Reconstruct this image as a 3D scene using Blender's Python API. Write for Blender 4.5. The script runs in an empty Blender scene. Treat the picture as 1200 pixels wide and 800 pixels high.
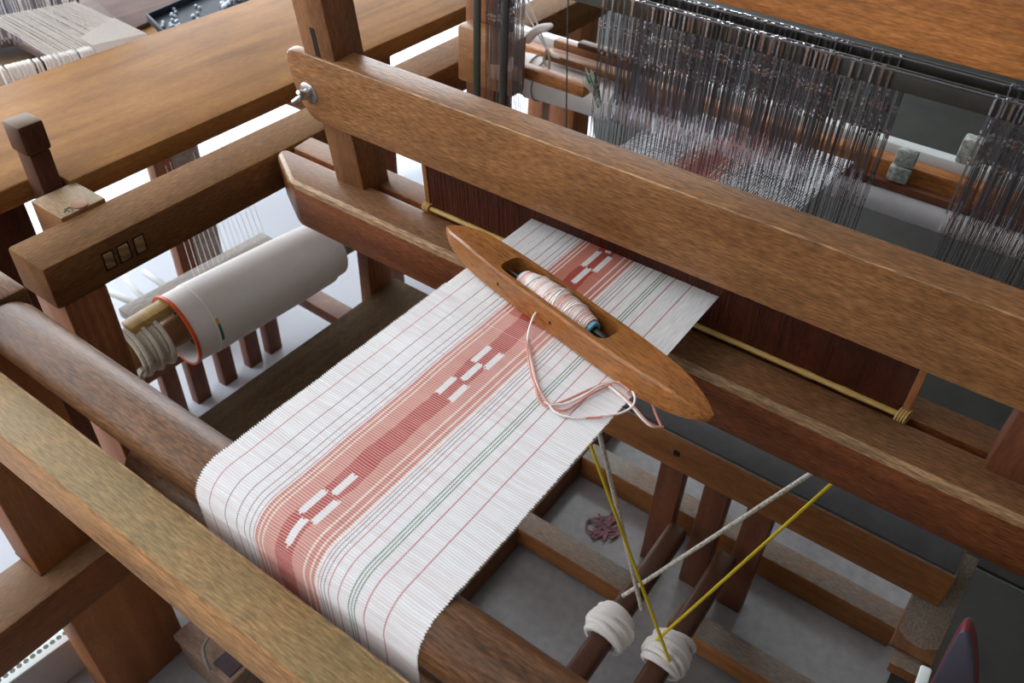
import bpy, bmesh, math, random
from mathutils import Vector, Matrix, noise as mnoise
random.seed(7)
C = bpy.context.scene.collection
SC = bpy.context.scene

# ------------------------------------------------------------------ camera, world, light, exposure
RIGHT = Vector((0.81039247, 0.58502793, 0.03172342))
DOWN = Vector((0.40451885, -0.51953612, -0.75262655))
FWD = Vector((-0.42382608, 0.6227556, -0.65768298))
CAM = Vector((0.375, 0.0, 1.40))
FPX = 991.4318
def _cam():
    cd = bpy.data.cameras.new('camera'); cd.sensor_width = 36; cd.lens = FPX / 1200 * 36
    cd.clip_start = 0.02; cd.clip_end = 60
    cd.dof.use_dof = True; cd.dof.focus_distance = 0.98; cd.dof.aperture_fstop = 9
    o = bpy.data.objects.new('camera', cd); C.objects.link(o)
    m = Matrix.Identity(4)
    for i, v in enumerate((RIGHT, -DOWN, -FWD)):
        for r in range(3): m[r][i] = v[r]
    m.translation = CAM
    o.matrix_world = m; SC.camera = o
_cam()
w = bpy.data.worlds.new('world'); SC.world = w; w.use_nodes = True
w.node_tree.nodes['Background'].inputs[0].default_value = (0.92, 0.95, 1.0, 1)
w.node_tree.nodes['Background'].inputs[1].default_value = 0.42
def area(name, loc, target, sx, sy, power, col):
    l = bpy.data.lights.new(name, 'AREA'); l.shape = 'RECTANGLE'; l.size = sx; l.size_y = sy; l.energy = power; l.color = col
    o = bpy.data.objects.new(name, l); C.objects.link(o); o.location = loc
    o.rotation_euler = (Vector(target) - Vector(loc)).to_track_quat('-Z', 'Y').to_euler()
    return o
area('daylight_left', (-2.9, 1.9, 1.35), (0, 1.9, 1.35), 5.0, 2.1, 125, (0.95, 0.975, 1.0))
area('daylight_back', (-2.0, 4.9, 1.75), (-1.2, 0, 1.0), 1.9, 1.5, 30, (0.88, 0.94, 1.0))
area('room_light', (-0.9, -0.7, 2.7), (0, 0.6, 0.7), 1.6, 1.0, 22, (1.0, 0.97, 0.93))
area('daylight_front', (-1.6, -1.9, 1.25), (-.2, .6, .5), 1.6, 1.3, 24, (1.0, 0.985, 0.96))
SC.view_settings.view_transform = 'Standard'; SC.view_settings.look = 'None'
SC.view_settings.exposure = -0.28; SC.view_settings.gamma = 1.0; SC.view_settings.use_curve_mapping = False

# ------------------------------------------------------------------ helpers
def at(px, py, ax, val):
    """where the sight line through a photo pixel meets the plane ax = val (world metres)"""
    d = FWD + RIGHT * ((px - 600) / FPX) + DOWN * ((py - 400) / FPX)
    i = 'xyz'.index(ax)
    return CAM + d * ((val - CAM[i]) / d[i])
def thing(name, label, cat, loc=(0, 0, 0), group=None, rot=None):
    o = bpy.data.objects.new(name, None); C.objects.link(o); o.empty_display_size = 0.02
    o.location = loc
    if rot: o.rotation_euler = rot
    o['label'] = label; o['category'] = cat
    if group: o['group'] = group
    return o
def tag(o, label, cat, group=None, kind=None):
    o['label'] = label; o['category'] = cat
    if group: o['group'] = group
    if kind: o['kind'] = kind
    return o
def topof(o):
    v = Vector(o.location)
    while o.parent: o = o.parent; v = v + Vector(o.location)
    return v
def link(name, bm, mat, parent=None, local=False, smooth=False):
    """mesh in world coordinates unless local; parts are stored relative to their thing"""
    me = bpy.data.meshes.new(name)
    if parent is not None and not local:
        bmesh.ops.translate(bm, verts=bm.verts, vec=-topof(parent))
    bmesh.ops.recalc_face_normals(bm, faces=bm.faces)
    bm.to_mesh(me); bm.free()
    if smooth:
        for p in me.polygons: p.use_smooth = True
        if smooth != 'all': me.set_sharp_from_angle(angle=math.radians(40))
    if mat: me.materials.append(mat)
    o = bpy.data.objects.new(name, me); C.objects.link(o)
    if parent is not None: o.parent = parent
    return o
def bevel(bm, w, seg=2):
    if w > 0:
        es = [e for e in bm.edges if len(e.link_faces) == 2 and e.calc_face_angle(0) > 0.5]
        bmesh.ops.bevel(bm, geom=es, offset=w, segments=seg, affect='EDGES', profile=0.5, clamp_overlap=True)
def BM(): return bmesh.new()
def add_box(bm, x0, x1, y0, y1, z0, z1, mat=None):
    vs = [bm.verts.new((x, y, z)) for x in (x0, x1) for y in (y0, y1) for z in (z0, z1)]
    if mat is not None:
        for v in vs: v.co = mat @ v.co
    for f in ((0, 1, 3, 2), (4, 6, 7, 5), (0, 4, 5, 1), (2, 3, 7, 6), (0, 2, 6, 4), (1, 5, 7, 3)):
        bm.faces.new([vs[i] for i in f])
    return vs
def box(name, mat, parent, x0, x1, y0, y1, z0, z1, bev=0.003, local=False, seg=2):
    bm = BM(); add_box(bm, x0, x1, y0, y1, z0, z1); bmesh.ops.recalc_face_normals(bm, faces=bm.faces)
    bevel(bm, bev, seg)
    return link(name, bm, mat, parent, local, smooth=True)
def prism(name, mat, parent, pts, z0, z1, bev=0.003, local=False, axis='z'):
    bm = BM()
    def P(a, b, c): return {'z': (a, b, c), 'y': (a, c, b), 'x': (c, a, b)}[axis]
    lo = [bm.verts.new(P(a, b, z0)) for a, b in pts]; hi = [bm.verts.new(P(a, b, z1)) for a, b in pts]
    n = len(pts)
    bm.faces.new(lo); bm.faces.new(hi[::-1])
    for i in range(n): bm.faces.new((lo[i], lo[(i + 1) % n], hi[(i + 1) % n], hi[i]))
    bmesh.ops.recalc_face_normals(bm, faces=bm.faces); bevel(bm, bev)
    return link(name, bm, mat, parent, local, smooth=True)
def frame_of(t):
    t = t.normalized(); a = Vector((0, 0, 1)) if abs(t.z) < 0.9 else Vector((1, 0, 0))
    u = t.cross(a).normalized(); return u, t.cross(u).normalized()
def add_tube(bm, pts, r, n=8, cap=True):
    pts = [Vector(p) for p in pts]; rings = []
    u = None
    for i, p in enumerate(pts):
        t = (pts[min(i + 1, len(pts) - 1)] - pts[max(i - 1, 0)]).normalized()
        if u is None: u, _ = frame_of(t)
        u = (u - t * u.dot(t)).normalized(); v = t.cross(u)
        rr = r[i] if isinstance(r, (list, tuple)) else r
        rings.append([bm.verts.new(p + (u * math.cos(k * math.tau / n) + v * math.sin(k * math.tau / n)) * rr) for k in range(n)])
    for a, b in zip(rings, rings[1:]):
        for k in range(n): bm.faces.new((a[k], a[(k + 1) % n], b[(k + 1) % n], b[k]))
    if cap: bm.faces.new(rings[0]); bm.faces.new(rings[-1][::-1])
def tube(name, mat, parent, pts, r, n=8, local=False):
    bm = BM(); add_tube(bm, pts, r, n); return link(name, bm, mat, parent, local, smooth=True)
def lathe(name, mat, parent, a, b, prof, n=40, local=False, cap=True):
    """prof = [(t along a>b in metres, radius)...]"""
    a = Vector(a); b = Vector(b); t = (b - a).normalized(); u, v = frame_of(t)
    bm = BM(); rings = []
    for s, r in prof:
        rings.append([bm.verts.new(a + t * s + (u * math.cos(k * math.tau / n) + v * math.sin(k * math.tau / n)) * max(r, 1e-4)) for k in range(n)])
    for p, q in zip(rings, rings[1:]):
        for k in range(n): bm.faces.new((p[k], p[(k + 1) % n], q[(k + 1) % n], q[k]))
    if cap: bm.faces.new(rings[0]); bm.faces.new(rings[-1][::-1])
    return link(name, bm, mat, parent, local, smooth=True)
def bar(name, mat, parent, a, b, wd, ht, bev=0.002):
    """rectangular bar from a to b (world), wd sideways, ht upwards, centred on the line"""
    a = Vector(a); b = Vector(b); t = (b - a).normalized()
    s = Vector((0, 0, 1)).cross(t)
    s = s.normalized() if s.length > 1e-3 else Vector((1, 0, 0))
    up = t.cross(s)
    bm = BM(); m = Matrix((( t.x, s.x, up.x, a.x), (t.y, s.y, up.y, a.y), (t.z, s.z, up.z, a.z), (0, 0, 0, 1)))
    add_box(bm, 0, (b - a).length, -wd / 2, wd / 2, -ht / 2, ht / 2, m); bmesh.ops.recalc_face_normals(bm, faces=bm.faces); bevel(bm, bev)
    return link(name, bm, mat, parent, smooth=True)
def spline(pts, per=8):
    pts = [Vector(p) for p in pts]; out = []
    P = [pts[0]] + pts + [pts[-1]]
    for i in range(1, len(P) - 2):
        for k in range(per):
            t = k / per; a, b, c, d = P[i - 1:i + 3]
            out.append(0.5 * ((2 * b) + (c - a) * t + (2 * a - 5 * b + 4 * c - d) * t * t + (3 * b - a - 3 * c + d) * t ** 3))
    out.append(pts[-1]); return out

# ------------------------------------------------------------------ materials
def newmat(name):
    m = bpy.data.materials.new(name); m.use_nodes = True
    nt = m.node_tree; b = nt.nodes['Principled BSDF']; return m, nt, b
def node(nt, kind, **kw):
    n = nt.nodes.new(kind)
    for k, v in kw.items():
        if k == 'inp':
            for a, x in v.items(): n.inputs[a].default_value = x
        else: setattr(n, k, v)
    return n
def ramp(nt, stops):
    r = nt.nodes.new('ShaderNodeValToRGB'); e = r.color_ramp.elements
    while len(e) < len(stops): e.new(0.5)
    for q, (p, c) in zip(e, stops): q.position = p; q.color = (*c, 1) if len(c) == 3 else c
    return r
def mix(nt, a, b, f, mode='MIX'):
    n = nt.nodes.new('ShaderNodeMix'); n.data_type = 'RGBA'; n.blend_type = mode
    for s, v in ((n.inputs[0], f), (n.inputs[6], a), (n.inputs[7], b)):
        if isinstance(v, bpy.types.NodeSocket): nt.links.new(v, s)
        elif isinstance(v, (int, float)): s.default_value = v
        else: s.default_value = (*v, 1)
    return n.outputs[2]
def mth(nt, op, a, b=None, c=None):
    n = nt.nodes.new('ShaderNodeMath'); n.operation = op
    for i, v in enumerate((a, b, c)):
        if v is None: continue
        if isinstance(v, bpy.types.NodeSocket): nt.links.new(v, n.inputs[i])
        else: n.inputs[i].default_value = v
    return n.outputs[0]
def s2l(c):
    return tuple(((x / 255) / 12.92 if x / 255 <= .04045 else ((x / 255 + .055) / 1.055) ** 2.4) for x in c)
def wood(name, dark, light, axis='x', rough=0.42, fleck=0.35, rings=0.0, bump=0.15, spec=0.35, grime=0.0, coat=0.0, dust=0.0, dustcol=(112, 92, 66)):
    m, nt, b = newmat(name); L = nt.links.new
    tc = node(nt, 'ShaderNodeTexCoord')
    def mp(al, ac):
        s = [ac, ac, ac]; s['xyz'.index(axis)] = al
        n = node(nt, 'ShaderNodeMapping', inp={'Scale': s}); L(tc.outputs['Object'], n.inputs[0]); return n.outputs[0]
    n1 = node(nt, 'ShaderNodeTexNoise', inp={'Scale': 1, 'Detail': 5, 'Roughness': .6, 'Distortion': .8}); L(mp(2.2, 22), n1.inputs[0])
    n2 = node(nt, 'ShaderNodeTexNoise', inp={'Scale': 1, 'Detail': 3, 'Roughness': .65}); L(mp(64, 500), n2.inputs[0])
    n3 = node(nt, 'ShaderNodeTexNoise', inp={'Scale': 1, 'Detail': 4, 'Roughness': .6}); L(mp(7, 9), n3.inputs[0])
    r1 = ramp(nt, [(.3, s2l(dark)), (.72, s2l(light))]); L(n1.outputs[0], r1.inputs[0])
    r2 = ramp(nt, [(.36, (.42,) * 3), (.5, (1,) * 3), (.64, (1.75,) * 3)]); L(n2.outputs[0], r2.inputs[0])
    r3 = ramp(nt, [(.3, (.78,) * 3), (.7, (1.18,) * 3)]); L(n3.outputs[0], r3.inputs[0])
    col = mix(nt, r1.outputs[0], r2.outputs[0], fleck, 'MULTIPLY')
    col = mix(nt, col, r3.outputs[0], .8, 'MULTIPLY')
    if rings:
        wv = node(nt, 'ShaderNodeTexWave', wave_type='RINGS', rings_direction={'x': 'X', 'y': 'Y', 'z': 'Z'}[axis], inp={'Scale': 26, 'Distortion': 5, 'Detail': 2, 'Detail Scale': .6})
        s = [1, 1, 1]; s['xyz'.index(axis)] = .12
        mm = node(nt, 'ShaderNodeMapping', inp={'Scale': s, 'Location': (.05, .07, .16)}); L(tc.outputs['Object'], mm.inputs[0]); L(mm.outputs[0], wv.inputs[0])
        rr = ramp(nt, [(.2, (.6,) * 3), (.8, (1.15,) * 3)]); L(wv.outputs[0], rr.inputs[0])
        col = mix(nt, col, rr.outputs[0], rings, 'MULTIPLY')
    if grime:
        n4 = node(nt, 'ShaderNodeTexNoise', inp={'Scale': 14, 'Detail': 6, 'Roughness': .7}); L(tc.outputs['Object'], n4.inputs[0])
        r4 = ramp(nt, [(.45, (0,) * 3), (.7, (1,) * 3)]); L(n4.outputs[0], r4.inputs[0])
        col = mix(nt, col, s2l((112, 104, 88)), mth(nt, 'MULTIPLY', r4.outputs[0], grime))
    if dust:
        ge = node(nt, 'ShaderNodeNewGeometry'); sx = node(nt, 'ShaderNodeSeparateXYZ'); L(ge.outputs['Normal'], sx.inputs[0])
        n5 = node(nt, 'ShaderNodeTexNoise', inp={'Scale': 9, 'Detail': 6, 'Roughness': .7}); L(tc.outputs['Object'], n5.inputs[0])
        r5 = ramp(nt, [(.3, (.45,) * 3), (.65, (1,) * 3)]); L(n5.outputs[0], r5.inputs[0])
        mk = mth(nt, 'MULTIPLY', mth(nt, 'GREATER_THAN', sx.outputs[2], .8), mth(nt, 'MULTIPLY', r5.outputs[0], dust))
        col = mix(nt, col, mix(nt, s2l(dustcol), r2.outputs[0], .5, 'MULTIPLY'), mk)
    L(col, b.inputs['Base Color'])
    L(mth(nt, 'MULTIPLY_ADD', n2.outputs[0], .25, rough - .12), b.inputs['Roughness'])
    b.inputs['Specular IOR Level'].default_value = spec
    b.inputs['Coat Weight'].default_value = coat; b.inputs['Coat Roughness'].default_value = .25
    bp = node(nt, 'ShaderNodeBump', inp={'Strength': bump, 'Distance': .002}); L(n2.outputs[0], bp.inputs['Height']); L(bp.outputs[0], b.inputs['Normal'])
    return m
def plain(name, col, rough=.5, metal=0, var=.15, scale=40, bump=0.0, spec=.5, sheen=0):
    m, nt, b = newmat(name); L = nt.links.new
    tc = node(nt, 'ShaderNodeTexCoord')
    n = node(nt, 'ShaderNodeTexNoise', inp={'Scale': scale, 'Detail': 5, 'Roughness': .6}); L(tc.outputs['Object'], n.inputs[0])
    r = ramp(nt, [(.3, (1 - var,) * 3), (.7, (1 + var,) * 3)]); L(n.outputs[0], r.inputs[0])
    L(mix(nt, s2l(col), r.outputs[0], 1.0, 'MULTIPLY'), b.inputs['Base Color'])
    b.inputs['Roughness'].default_value = rough; b.inputs['Metallic'].default_value = metal
    b.inputs['Specular IOR Level'].default_value = spec; b.inputs['Sheen Weight'].default_value = sheen
    if bump:
        bp = node(nt, 'ShaderNodeBump', inp={'Strength': bump, 'Distance': .003}); L(n.outputs[0], bp.inputs['Height']); L(bp.outputs[0], b.inputs['Normal'])
    return m
M = {}
def worn_sheen_edges(o, test, mat):
    o.data.materials.append(mat)
    for p in o.data.polygons:
        if test(p.normal): p.material_index = len(o.data.materials) - 1
M['handle'] = wood('handle wood', (118, 78, 45), (160, 113, 71), 'x', .32, .65, bump=.25, dust=.25)
M['race'] = wood('race wood', (98, 54, 31), (140, 86, 54), 'x', .42, .65, dust=.6, spec=.15)
M['worn_sheen'] = wood('worn bare wood edge with painted sheen', (136, 102, 68), (168, 138, 104), 'x', .34, .8, spec=.6)  # edge wear, with the highlight along the edges painted in
M['arm'] = wood('sword wood', (108, 70, 42), (144, 98, 62), 'z', .4, .45)
M['rail'] = wood('rail wood', (92, 60, 36), (130, 92, 56), 'y', .7, .45, dust=.35, spec=.08)
M['endgrain'] = wood('tenon wood', (112, 86, 56), (170, 134, 94), 'x', .6, .6, rings=.6)
M['block'] = wood('block wood', (124, 82, 48), (160, 112, 70), 'x', .6, .3, dust=1.0, dustcol=(150, 140, 118), spec=.2)
M['beam'] = wood('breast beam wood', (70, 45, 28), (114, 79, 52), 'x', .32, .75, spec=.2, bump=.25)
M['plank'] = wood('front plank wood', (148, 104, 62), (182, 136, 88), 'x', .5, .8, bump=.2, dust=1.15, dustcol=(134, 112, 74), spec=.25)
M['post'] = wood('post wood', (128, 74, 38), (164, 104, 58), 'z', .5, .25)
M['post_red'] = wood('red post wood', (116, 68, 38), (152, 96, 56), 'z', .5, .3, rings=.4)
M['cross'] = wood('crossbeam wood', (112, 64, 32), (150, 92, 50), 'y', .55, .35, dust=.8)
M['bench'] = wood('bench wood', (120, 81, 42), (152, 109, 63), 'y', .6, .25, bump=.06, spec=.1)
M['dark'] = wood('dark stained wood', (62, 36, 26), (92, 56, 40), 'z', .5, .4, spec=.2, dust=.7)
M['top'] = wood('top beam wood', (148, 90, 44), (190, 126, 70), 'x', .45, .5, rings=.25)
M['board'] = wood('dark board wood', (64, 48, 32), (98, 77, 54), 'y', .75, .5, grime=.1, spec=.05)
M['slat'] = wood('slat wood', (86, 48, 32), (122, 74, 50), 'z', .5, .3)
M['base_x'] = wood('base wood x', (118, 74, 42), (154, 104, 62), 'x', .6, .3, dust=1.0, dustcol=(128, 122, 114), spec=.2)
M['base_y'] = wood('base wood y', (92, 60, 38), (130, 90, 58), 'y', .6, .3, dust=1.0, dustcol=(120, 114, 104), spec=.2)
M['treadle'] = wood('treadle wood', (64, 38, 26), (98, 62, 42), 'y', .5, .3)
M['shuttle'] = wood('shuttle wood', (132, 80, 37), (168, 112, 58), 'x', .3, .5, bump=.08, coat=.15)
M['reed'] = wood('reed wood', (58, 26, 16), (92, 44, 28), 'z', .4, .5)
M['reedend'] = wood('reed end wood', (128, 78, 46), (158, 104, 66), 'z', .4, .3)
M['bamboo'] = wood('bamboo', (176, 140, 78), (214, 182, 116), 'x', .35, .2)
M['stick'] = wood('lease stick wood', (120, 78, 46), (158, 112, 72), 'x', .45, .3)
M['weathered'] = wood('weathered grey wood', (140, 134, 128), (176, 170, 162), 'y', .6, .4)
M['metal'] = plain('zinc metal', (190, 192, 194), .3, 1, .1)
M['steel'] = plain('heddle steel', (120, 120, 126), .3, .85, .12, 200)
M['bright'] = plain('bright wire twist', (222, 222, 230), .22, 1, .1, 300)
M['dkbar'] = plain('shaft bar metal', (88, 88, 82), .5, .6, .15)
M['cotton'] = plain('white cotton cloth', (244, 242, 240), .85, 0, .03, 30, .1, .2)
M['greyroll'] = plain('grey cloth', (190, 188, 190), .8, 0, .06, 40, .1, .2)
M['rope'] = plain('cotton rope', (206, 200, 188), .9, 0, .12, 300, .4, .2)
M['white'] = plain('white yarn', (240, 236, 234), .9, 0, .04, 300, .2, .2)
M['pink'] = plain('pink yarn', (216, 150, 138), .9, 0, .12, 260, .2, .2)
M['yellow'] = plain('yellow cord', (222, 196, 44), .7, 0, .1, 600, .4, .3)
M['blue'] = plain('blue plastic', (104, 178, 206), .35, 0, .03)
M['black'] = plain('black plastic', (26, 24, 26), .35, 0, .1)
M['orange'] = plain('orange tape', (226, 92, 36), .5, 0, .08)
M['green'] = plain('green tape', (24, 122, 96), .5, 0, .05)
M['yel'] = plain('yellow tape', (226, 182, 40), .5, 0, .05)
M['whitewood'] = plain('white painted bar', (206, 210, 210), .5, 0, .05)
M['paper'] = plain('white paper', (226, 236, 238), .7, 0, .03)
M['stone'] = plain('grey stone', (142, 146, 140), .8, 0, .6, 140, .4)
M['ink'] = plain('dark ink', (44, 32, 24), .7, 0, .1)
M['peg'] = wood('peg wood', (130, 92, 66), (150, 110, 80), 'z', .6, .2)
M['hole'] = plain('dark hollow', (22, 14, 10), .9, 0, .1)
M['navy'] = plain('dark blue tray', (24, 30, 42), .6, 0, .15, spec=.2)
M['bead'] = plain('pale glass bead', (176, 190, 204), .2, 0, .05)
M['greypanel'] = plain('dark grey vinyl', (72, 70, 84), .45, 0, .06)
M['redtrim'] = plain('dark red trim', (110, 40, 48), .45, 0, .06)
M['plaster'] = plain('white plaster', (214, 214, 212), .9, 0, .05, 3)
M['frame'] = plain('grey window frame', (150, 156, 164), .5, 0, .05)
M['twine'] = plain('grey twine', (150, 146, 140), .8, 0, .1)
# two-colour patterned white cord
def cordmat():
    m, nt, b = newmat('white flecked cord'); L = nt.links.new
    tc = node(nt, 'ShaderNodeTexCoord'); n = node(nt, 'ShaderNodeTexVoronoi', inp={'Scale': 260}); L(tc.outputs['Object'], n.inputs[0])
    r = ramp(nt, [(.2, s2l((140, 110, 70))), (.36, s2l((218, 214, 206)))]); L(n.outputs[0], r.inputs[0]); L(r.outputs[0], b.inputs[0]); b.inputs['Roughness'].default_value = .8
    return m
M['cord'] = cordmat()
def floormat():
    m, nt, b = newmat('polished concrete floor'); L = nt.links.new
    tc = node(nt, 'ShaderNodeTexCoord')
    n = node(nt, 'ShaderNodeTexNoise', inp={'Scale': 3.2, 'Detail': 7, 'Roughness': .62, 'Distortion': .5}); L(tc.outputs['Object'], n.inputs[0])
    n2 = node(nt, 'ShaderNodeTexNoise', inp={'Scale': 60, 'Detail': 4}); L(tc.outputs['Object'], n2.inputs[0])
    r = ramp(nt, [(.28, s2l((120, 118, 118))), (.72, s2l((160, 158, 160)))]); L(n.outputs[0], r.inputs[0])
    r2 = ramp(nt, [(.3, (.9,) * 3), (.7, (1.08,) * 3)]); L(n2.outputs[0], r2.inputs[0])
    L(mix(nt, r.outputs[0], r2.outputs[0], 1, 'MULTIPLY'), b.inputs[0])
    L(mth(nt, 'MULTIPLY_ADD', n.outputs[0], .2, .06), b.inputs['Roughness']); b.inputs['IOR'].default_value = 1.6
    return m
M['floor'] = floormat()
def emit(name, col, s):
    m, nt, b = newmat(name); b.inputs['Emission Color'].default_value = (*col, 1); b.inputs['Emission Strength'].default_value = s
    b.inputs['Base Color'].default_value = (.8, .85, .9, 1); return m

# cloth colours: u = metres across (x), v = metres along (y); one node tree shared by weave and warp
PITCH = 0.0027
def clothmat(name, woven):
    m, nt, b = newmat(name); L = nt.links.new
    a = node(nt, 'ShaderNodeAttribute', attribute_name='thread_uv'); sp = node(nt, 'ShaderNodeSeparateXYZ'); L(a.outputs['Vector'], sp.inputs[0])
    u, v = sp.outputs[0], sp.outputs[1]
    def rng(x, lo, hi): return mth(nt, 'COMPARE', x, (lo + hi) / 2, (hi - lo) / 2)
    def both(p, q): return mth(nt, 'MULTIPLY', p, q)
    white = s2l((232, 232, 236)) if woven else s2l((222, 228, 234))
    col = white
    if woven:
        rib = mth(nt, 'FLOOR', mth(nt, 'DIVIDE', v, PITCH))
        cx = node(nt, 'ShaderNodeCombineXYZ'); L(mth(nt, 'MULTIPLY', u, 14), cx.inputs[0]); L(mth(nt, 'MULTIPLY', rib, 7.3), cx.inputs[1])
        nz = node(nt, 'ShaderNodeTexNoise', inp={'Scale': 1.0, 'Detail': 3}); L(cx.outputs[0], nz.inputs[0])
        rz = ramp(nt, [(.36, (0, 0, 0)), (.68, (1, 1, 1))]); L(nz.outputs[0], rz.inputs[0])
        col = mix(nt, s2l((240, 242, 246)), s2l((230, 220, 222)), mth(nt, 'MULTIPLY', rz.outputs[0], .75))
    else:
        cx = node(nt, 'ShaderNodeCombineXYZ'); L(mth(nt, 'MULTIPLY', u, 1100), cx.inputs[0]); L(mth(nt, 'MULTIPLY', v, 40), cx.inputs[1])
        nz = node(nt, 'ShaderNodeTexNoise', inp={'Scale': 1.0, 'Detail': 2}); L(cx.outputs[0], nz.inputs[0])
        rz = ramp(nt, [(.33, s2l((222, 226, 232))), (.6, s2l((248, 249, 251)))]); L(nz.outputs[0], rz.inputs[0]); col = rz.outputs[0]
    # pink band, slightly stronger rim stripes, dark red kasuri core with ragged ends
    pk = s2l((216, 162, 152)) if woven else s2l((206, 132, 112))
    red = s2l((184, 88, 86)) if woven else s2l((172, 66, 58))
    nb = node(nt, 'ShaderNodeTexNoise', inp={'Scale': 26, 'Detail': 2}); L(a.outputs['Vector'], nb.inputs[0])
    pkc = mix(nt, pk, s2l((202, 134, 126)), mth(nt, 'MULTIPLY', nb.outputs[0], .8))
    col = mix(nt, col, pkc, rng(u, -.0535, .0205))
    col = mix(nt, col, s2l((204, 134, 128)), both(rng(u, -.0535, -.0435), .7))
    col = mix(nt, col, s2l((204, 134, 128)), both(rng(u, .0085, .0205), .7))
    cz = node(nt, 'ShaderNodeCombineXYZ'); L(mth(nt, 'FLOOR', mth(nt, 'MULTIPLY', u, 900)), cz.inputs[0]); L(mth(nt, 'MULTIPLY', v, 30), cz.inputs[1])
    nj = node(nt, 'ShaderNodeTexNoise', inp={'Scale': 1.3, 'Detail': 2}); L(cz.outputs[0], nj.inputs[0])
    core = mth(nt, 'ADD', u, mth(nt, 'MULTIPLY_ADD', nb.outputs[0], .01, -.005))
    col = mix(nt, col, red, both(rng(core, -.0285, -.0075), .92 if woven else .8))
    vj = mth(nt, 'ADD', v, mth(nt, 'MULTIPLY_ADD', nj.outputs[0], .012, -.006))
    Lc, Cc, Rc = (-.0282, -.0212), (-.0198, -.0124), (-.0114, -.0042)
    ww = s2l((236, 236, 240))
    G = [(Lc, .516, .545), (Rc, .515, .545), (Cc, .489, .517), (Lc, .457, .486), (Rc, .457, .485),
         (Cc, .304, .333), (Lc, .274, .302), (Rc, .272, .301), (Cc, .243, .271),
         (Cc, .774, .800), (Lc, .732, .771), (Rc, .731, .769), (Cc, .697, .733)]
    for (p, q), y0, y1 in G:
        if woven and y0 > .65 or (not woven and y1 < .6): continue
        col = mix(nt, col, ww, both(rng(u, p, q), rng(vj, y0, y1)))
    # fine coloured warp ends
    wl = s2l((244, 236, 226)); rd = s2l((186, 96, 104)); dk = s2l((136, 104, 112)); gr = s2l((72, 118, 84))
    ends = [(-.0490, wl, .00085), (-.0440, wl, .00085), (.0070, wl, .0010), (.0148, wl, .0009), (.0205, wl, .0009),
            (-.114, rd, .0005), (-.093, dk, .0005), (-.0775, dk, .0005), (-.0672, dk, .00045), (-.0605, dk, .00045), (-.0555, rd, .0004),
            (.0240, rd, .0004), (.0272, dk, .00045), (.0312, dk, .00045), (.0362, rd, .0005), (.0470, rd, .0005),
            (.0590, gr, .0006), (.0623, gr, .0005), (.0655, gr, .0006), (.0762, rd, .0006), (.0980, rd, .0006)]
    dash = mth(nt, 'MULTIPLY_ADD', mth(nt, 'COMPARE', mth(nt, 'FRACT', mth(nt, 'DIVIDE', v, PITCH)), .5, .30), .55, .40) if woven else .9
    for c, k, h in ends: col = mix(nt, col, k, both(mth(nt, 'COMPARE', u, c, h * 1.15 if woven else h * 1.05), dash))
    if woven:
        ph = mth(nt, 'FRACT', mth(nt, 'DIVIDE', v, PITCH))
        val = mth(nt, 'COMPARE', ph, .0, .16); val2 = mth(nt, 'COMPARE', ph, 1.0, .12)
        col = mix(nt, col, (.62, .60, .62), mth(nt, 'MULTIPLY', mth(nt, 'MAXIMUM', val, val2), .5), 'MULTIPLY')  # rib valleys darkened, their shade put into the colour
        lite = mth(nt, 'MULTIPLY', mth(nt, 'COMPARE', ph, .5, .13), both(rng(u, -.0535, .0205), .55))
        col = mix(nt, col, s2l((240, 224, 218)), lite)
    L(col, b.inputs['Base Color']); b.inputs['Roughness'].default_value = .85; b.inputs['Specular IOR Level'].default_value = .2
    return m
M['weave'] = clothmat('woven cloth', True); M['warp'] = clothmat('stretched warp', False)

# ------------------------------------------------------------------ room
def structure(o): o['kind'] = 'structure'; return o
structure(box('floor', M['floor'], None, -3.2, 1.5, -2.0, 5.0, -.05, 0, 0))
# left wall with a long low window of five bays, back wall with a window above a sill
structure(box('wall_left', M['plaster'], None, -3.3, -3.0, -2.0, 5.0, 0, .12, .004))
structure(box('wall_left_top', M['plaster'], None, -3.3, -3.0, -2.0, 5.0, 2.5, 2.9, .004))
GL = emit('curtained daylight pane', (.90, .95, 1.0), 4.0)
wn = structure(box('window_1', M['frame'], None, -3.05, -3.0, -2.0, 5.0, .12, .2, .004))
for i in range(8):
    y = -1.9 + i * .9
    box('pane', GL, wn, -3.03, -3.025, y, y + .82, .2, 2.45, 0)
    box('mullion', M['frame'], wn, -3.05, -2.98, y + .82, y + .9, .2, 2.45, .004)
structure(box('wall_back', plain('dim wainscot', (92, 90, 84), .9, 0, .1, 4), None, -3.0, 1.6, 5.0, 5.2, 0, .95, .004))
wb = structure(box('window_2', M['frame'], None, -3.0, -.9, 4.96, 5.0, .95, 1.02, .004))
for i in range(2):
    x = -2.95 + i * 1.0
    box('pane', GL, wb, x, x + .95, 5.02, 5.025, 1.02, 2.5, 0)
    box('mullion', M['frame'], wb, x + .95, x + 1.0, 4.97, 5.04, 1.02, 2.5, .004)
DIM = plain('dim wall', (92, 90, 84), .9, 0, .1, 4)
structure(box('ceiling', M['plaster'], None, -3.3, 1.6, -2.0, 5.2, 2.9, 3.0, .004))
structure(box('unseen_wall_right', DIM, None, 1.4, 1.6, -2.0, 5.0, 0, 2.9, .004))  # unseen wall, set near and dark to hold back light at the right
structure(box('wall_back_right', DIM, None, -.9, 1.6, 5.0, 5.2, .95, 2.9, .004))

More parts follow.
